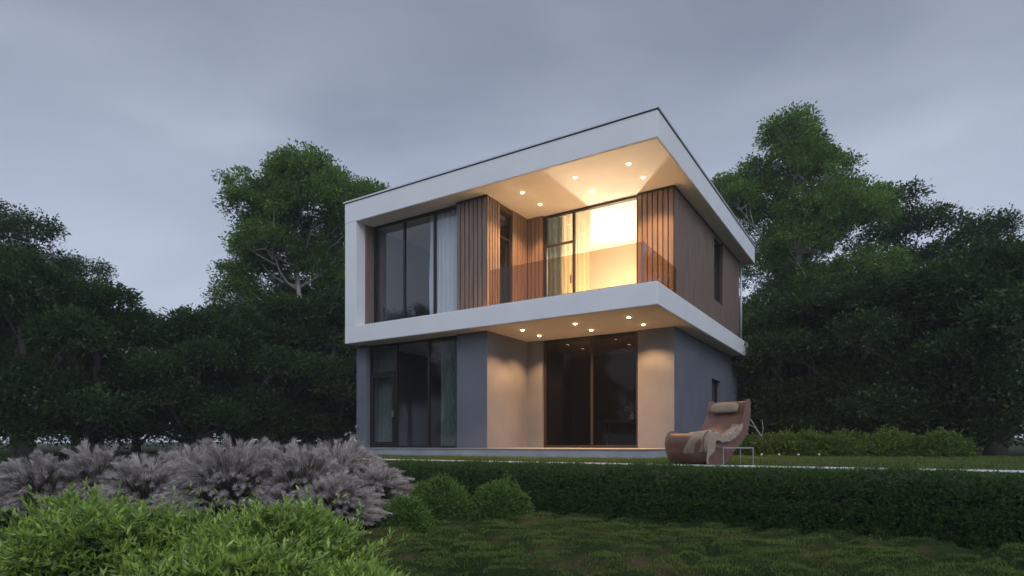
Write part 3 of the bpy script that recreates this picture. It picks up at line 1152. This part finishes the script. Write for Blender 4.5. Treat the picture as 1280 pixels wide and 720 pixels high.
# ------------------------------------------------------------------ lounge chair
def spline(pts, n):
    out = []
    P = [Vector((*p, 0)) for p in pts]
    for i in range(len(P) - 1):
        p0, p1, p2, p3 = P[max(i - 1, 0)], P[i], P[i + 1], P[min(i + 2, len(P) - 1)]
        for k in range(n):
            t = k / n
            v = .5 * ((2 * p1) + (-p0 + p2) * t + (2 * p0 - 5 * p1 + 4 * p2 - p3) * t * t + (-p0 + 3 * p1 - 3 * p2 + p3) * t ** 3)
            out.append((v.x, v.y))
    out.append((P[-1].x, P[-1].y))
    return out


CR = math.atan2(-.64, -.77)
chair = empty('lounge_chair', (3.25, 9.17, 0), CR)
tag(chair, 'curved rust leather lounge chair on the grass beside the house corner', 'lounge chair')
top = spline([(-.06, .94), (.02, .70), (.16, .52), (.38, .425), (.62, .41), (.86, .455), (.99, .44), (1.06, .34), (1.04, .20), (.95, .07), (.82, .004)], 6)
bot = spline([(.82, .004), (.70, .0), (.56, .03), (.42, .12), (.28, .23), (.08, .36), (-.07, .50), (-.14, .72), (-.15, .95)], 6)
prof = top + bot[1:]
N = len(prof)
cxm = sum(p[0] for p in prof) / N
czm = sum(p[1] for p in prof) / N
m = MB()
secs = [(-.31, .03), (-.305, .012), (-.28, 0), (-.15, 0), (0, 0), (.15, 0), (.28, 0), (.305, .012), (.31, .03)]
vs = []
for y, ins in secs:
    for i, (x, z) in enumerate(prof):
        a = prof[i - 1]
        c = prof[(i + 1) % N]
        nx, nz = (c[1] - a[1]), -(c[0] - a[0])
        l = math.hypot(nx, nz) or 1
        zz = z
        if i < len(top) and 0.0 < x < .95:
            zz -= .035 * (1 - (y / .31) ** 2)
        vs.append((x - nx / l * ins * -1 * (-1), y, max(zz - nz / l * ins * -1 * (-1), 0)))
fs = []
for s in range(len(secs) - 1):
    for i in range(N):
        j = (i + 1) % N
        fs.append((s * N + i, s * N + j, (s + 1) * N + j, (s + 1) * N + i))
fs.append(tuple(range(N - 1, -1, -1)))
fs.append(tuple((len(secs) - 1) * N + i for i in range(N)))
m.add(vs, fs)
body = m.build('shell', 'leather', chair)
import bmesh
bm = bmesh.new()
bm.from_mesh(body.data)
bmesh.ops.recalc_face_normals(bm, faces=bm.faces)
for fce in bm.faces:
    fce.smooth = len(fce.verts) == 4
bm.to_mesh(body.data)
bm.free()
# seams along the edges of the seat
b = MB()
for s in (-1, 1):
    b.tube([(x, s * .300, z + .004) for x, z in top[:-10:2]], .0065, 6)
b.build('piping', 'leather', chair, smooth=True)
# headrest
b = MB()
L, rr, nn = .44, .065, 20
vs, fs = [], []
for k in range(13):
    y = -L / 2 + L * k / 12
    e = 1 - abs(2 * k / 12 - 1) ** 6 * .35
    for i in range(nn):
        a = 2 * math.pi * i / nn
        ca, sa = math.cos(a), math.sin(a)
        # rounded lens section standing against the back
        u_ = .040 * math.copysign(abs(ca) ** .8, ca) * e
        v_ = .080 * math.copysign(abs(sa) ** .8, sa) * e
        vs.append((.025 + u_ * .95 - v_ * .28, y, .845 + v_ * .95 + u_ * .28))
for k in range(12):
    for i in range(nn):
        j = (i + 1) % nn
        fs.append((k * nn + i, k * nn + j, (k + 1) * nn + j, (k + 1) * nn + i))
fs.append(tuple(range(nn)))
fs.append(tuple(12 * nn + i for i in range(nn)))
b.add(vs, fs)
b.build('headrest_cushion', 'cushion_fabric', chair, smooth=True)

# throw blanket over the near side of the chair
thr = empty('throw_blanket', (3.25, 9.17, 0), CR)
m = MB()
rows, cols_ = 44, 30
tp = top
vs, fs = [], []
for i in range(rows + 1):
    k = i / rows
    idx = (.155 + k * .66) * (len(tp) - 1)
    a = int(idx)
    x, z = [tp[a][j] * (1 - (idx - a)) + tp[min(a + 1, len(tp) - 1)][j] * (idx - a) for j in (0, 1)]
    inner = .16 - .22 * k + .03 * math.sin(k * 9)
    drop = .06 + .10 * k + .46 * max(0, (k - .50) / .50) ** .6
    tot = (.325 - inner) + drop
    for j in range(cols_ + 1):
        s = j / cols_ * tot
        fold = math.sin(x * 34 + s * 5 + 1.3 * math.sin(s * 9)) * .5 + .5
        if s < .325 - inner:
            y = inner + s
            zz = z + .012 + .030 * fold - .03 * (1 - (y / .31) ** 2)
            xx = x + .015 * math.sin(s * 25 + k * 6)
        else:
            h = s - (.325 - inner)
            y = .325 + .012 + .040 * fold * min(1, h * 6) + .05 * min(h, .3)
            zz = max(z + .02 * fold - h, .012 + .01 * fold)
            if z - h < .012:
                y += .6 * (.012 - (z - h)) + .01
            xx = x + .03 * math.sin(h * 12 + k * 4) + h * .10
        vs.append((xx, y, zz))
for i in range(rows):
    for j in range(cols_):
        q = i * (cols_ + 1) + j
        fs.append((q, q + 1, q + cols_ + 2, q + cols_ + 1))
m.add(vs, fs)
o = m.build('throw_blanket', 'throw_wool', None, smooth=True)
bpy.data.objects.remove(thr)
o.name = 'throw_blanket'
o.location = (3.25, 9.17, 0)
o.rotation_euler = (0, 0, CR)
sol = o.modifiers.new('thickness', 'SOLIDIFY')
sol.thickness = .012
sol.offset = 0
sub = o.modifiers.new('smooth', 'SUBSURF')
sub.levels = 1
sub.render_levels = 1
tag(o, 'crumpled beige wool throw draped over the near side of the rust lounge chair', 'blanket')

# small metal side table
st = empty('side_table', (at(915, 0, 8.3).x, 8.3, 0), R(8))
tag(st, 'small thin metal framed side table on the grass right of the lounge chair', 'side table')
MB().box(-.21, .21, -.16, .16, .245, .252).build('tabletop', 'clear_glass', st)
fr = MB()
fr.box(-.22, .22, -.172, -.160, .240, .256).box(-.22, .22, .160, .172, .240, .256).box(-.22, -.21, -.16, .16, .240, .256).box(.21, .22, -.16, .16, .240, .256)
fr.build('frame', 'steel', st)
for sx in (-1, 1):
    for sy in (-1, 1):
        MB().box(sx * .214 - .006, sx * .214 + .006, sy * .166 - .006, sy * .166 + .006, 0, .239).build('leg', 'steel', st)

# little white marker lights in the grass along the shrubs
g0 = None
for px, lab in ((952, 'small white garden marker light in the grass, nearest to the chair'), (974, 'small white garden marker light in the grass, second right of the chair'),
                (998, 'small white garden marker light at the right edge of the photo'), (1024, 'small white garden marker light beyond the right edge, outermost of its row')):
    D = 13.6
    loc = (at(px, 0, D).x, D, 0)
    if g0 is None:
        g0 = empty('garden_light', loc)
        tag(g0, lab, 'garden light', 'marker lights in the grass')
        MB().lathe([(.010, 0), (.010, .05)], 10).build('post', 'steel', g0)
        MB().lathe([(.012, .05), (.022, .052), (.024, .07), (.012, .08)], 14).build('cap', 'porcelain', g0)
    else:
        copy_tree(g0, loc, 0, None, lab)

# ------------------------------------------------------------------ sky and light
SUN_EL, SUN_AZ = R(38), R(168)    # azimuth measured clockwise from +Y
wd = bpy.data.worlds.new('World')
scene.world = wd
wd.use_nodes = True
nt = wd.node_tree
nt.nodes.clear()
out = nt.nodes.new('ShaderNodeOutputWorld')
bg = nt.nodes.new('ShaderNodeBackground')
bg.inputs[1].default_value = .15
sky = nt.nodes.new('ShaderNodeTexSky')
sky.sky_type = 'NISHITA'
sky.sun_disc = False
sky.sun_elevation = SUN_EL
sky.sun_rotation = SUN_AZ
tc = nt.nodes.new('ShaderNodeTexCoord')
mp = nt.nodes.new('ShaderNodeMapping')
mp.inputs['Scale'].default_value = (1, 1, 2.6)
nz = nt.nodes.new('ShaderNodeTexNoise')
nz.inputs['Scale'].default_value = 1.7
nz.inputs['Detail'].default_value = 5
nz.inputs['Roughness'].default_value = .48
nz.inputs['Distortion'].default_value = .4
nt.links.new(tc.outputs['Generated'], mp.inputs[0])
nt.links.new(mp.outputs[0], nz.inputs['Vector'])
cr = ramp(nt, nz.outputs['Fac'], [(.30, (2.0, 2.32, 3.08)), (.70, (3.65, 4.08, 5.0))])
# height: cloud base darker overhead, paler low down
sx = nt.nodes.new('ShaderNodeSeparateXYZ')
nt.links.new(tc.outputs['Generated'], sx.inputs[0])
hr = ramp(nt, sx.outputs['Z'], [(0.0, (1.25, 1.22, 1.18)), (.28, (1.05, 1.04, 1.03)), (.60, (.66, .65, .65)), (1.0, (.9, .9, .9))])
br = nt.nodes.new('ShaderNodeMapRange')
br.inputs['From Min'].default_value = -.7
br.inputs['From Max'].default_value = .5
br.inputs['To Min'].default_value = 1.7
br.inputs['To Max'].default_value = 1.0
nt.links.new(sx.outputs['Y'], br.inputs[0])


def mul(a, b_):
    n_ = nt.nodes.new('ShaderNodeMix')
    n_.data_type = 'RGBA'
    n_.blend_type = 'MULTIPLY'
    n_.inputs[0].default_value = 1
    nt.links.new(a, n_.inputs[6])
    nt.links.new(b_, n_.inputs[7])
    return n_.outputs[2]


cl = mul(mul(cr.outputs[0], hr.outputs[0]), br.outputs[0])
mxs = nt.nodes.new('ShaderNodeMix')
mxs.data_type = 'RGBA'
mxs.inputs[0].default_value = .93
nt.links.new(sky.outputs[0], mxs.inputs[6])
nt.links.new(cl, mxs.inputs[7])
nt.links.new(mxs.outputs[2], bg.inputs[0])
nt.links.new(bg.outputs[0], out.inputs[0])

sd = bpy.data.lights.new('sun', 'SUN')
sd.energy = .8
sd.angle = R(30)
sd.color = (.88, .93, 1.0)
so = bpy.data.objects.new('sun', sd)
col.objects.link(so)
dirv = Vector((math.sin(SUN_AZ) * math.cos(SUN_EL), math.cos(SUN_AZ) * math.cos(SUN_EL), math.sin(SUN_EL)))
so.rotation_euler = dirv.to_track_quat('Z', 'Y').to_euler()

# ------------------------------------------------------------------ evening mist
hz = MB().box(-410, 410, -410, 410, -2.0, 19).build('haze', 'white_plaster', None)
hm, hnt, hout = nodes_of('mist')
pv = hnt.nodes.new('ShaderNodeVolumePrincipled')
pv.inputs['Color'].default_value = (.86, .90, .96, 1)
pv.inputs['Density'].default_value = .0014
hnt.links.new(pv.outputs[0], hout.inputs['Volume'])
hz.data.materials.clear()
hz.data.materials.append(hm)
tag(hz, kind='stuff')

# ------------------------------------------------------------------ camera
cd = bpy.data.cameras.new('camera')
cd.sensor_width = 36
cd.lens = F / 1280 * 36
cd.shift_y = (555 - 360) / 1280
cd.clip_start = .05
cd.clip_end = 2000
co = bpy.data.objects.new('camera', cd)
col.objects.link(co)
co.location = (0, 0, CAMZ)
co.rotation_euler = (R(90), 0, 0)
scene.camera = co
vs_ = scene.view_settings
vs_.view_transform = 'Standard'
vs_.look = 'None'
vs_.exposure = 0
vs_.gamma = 1
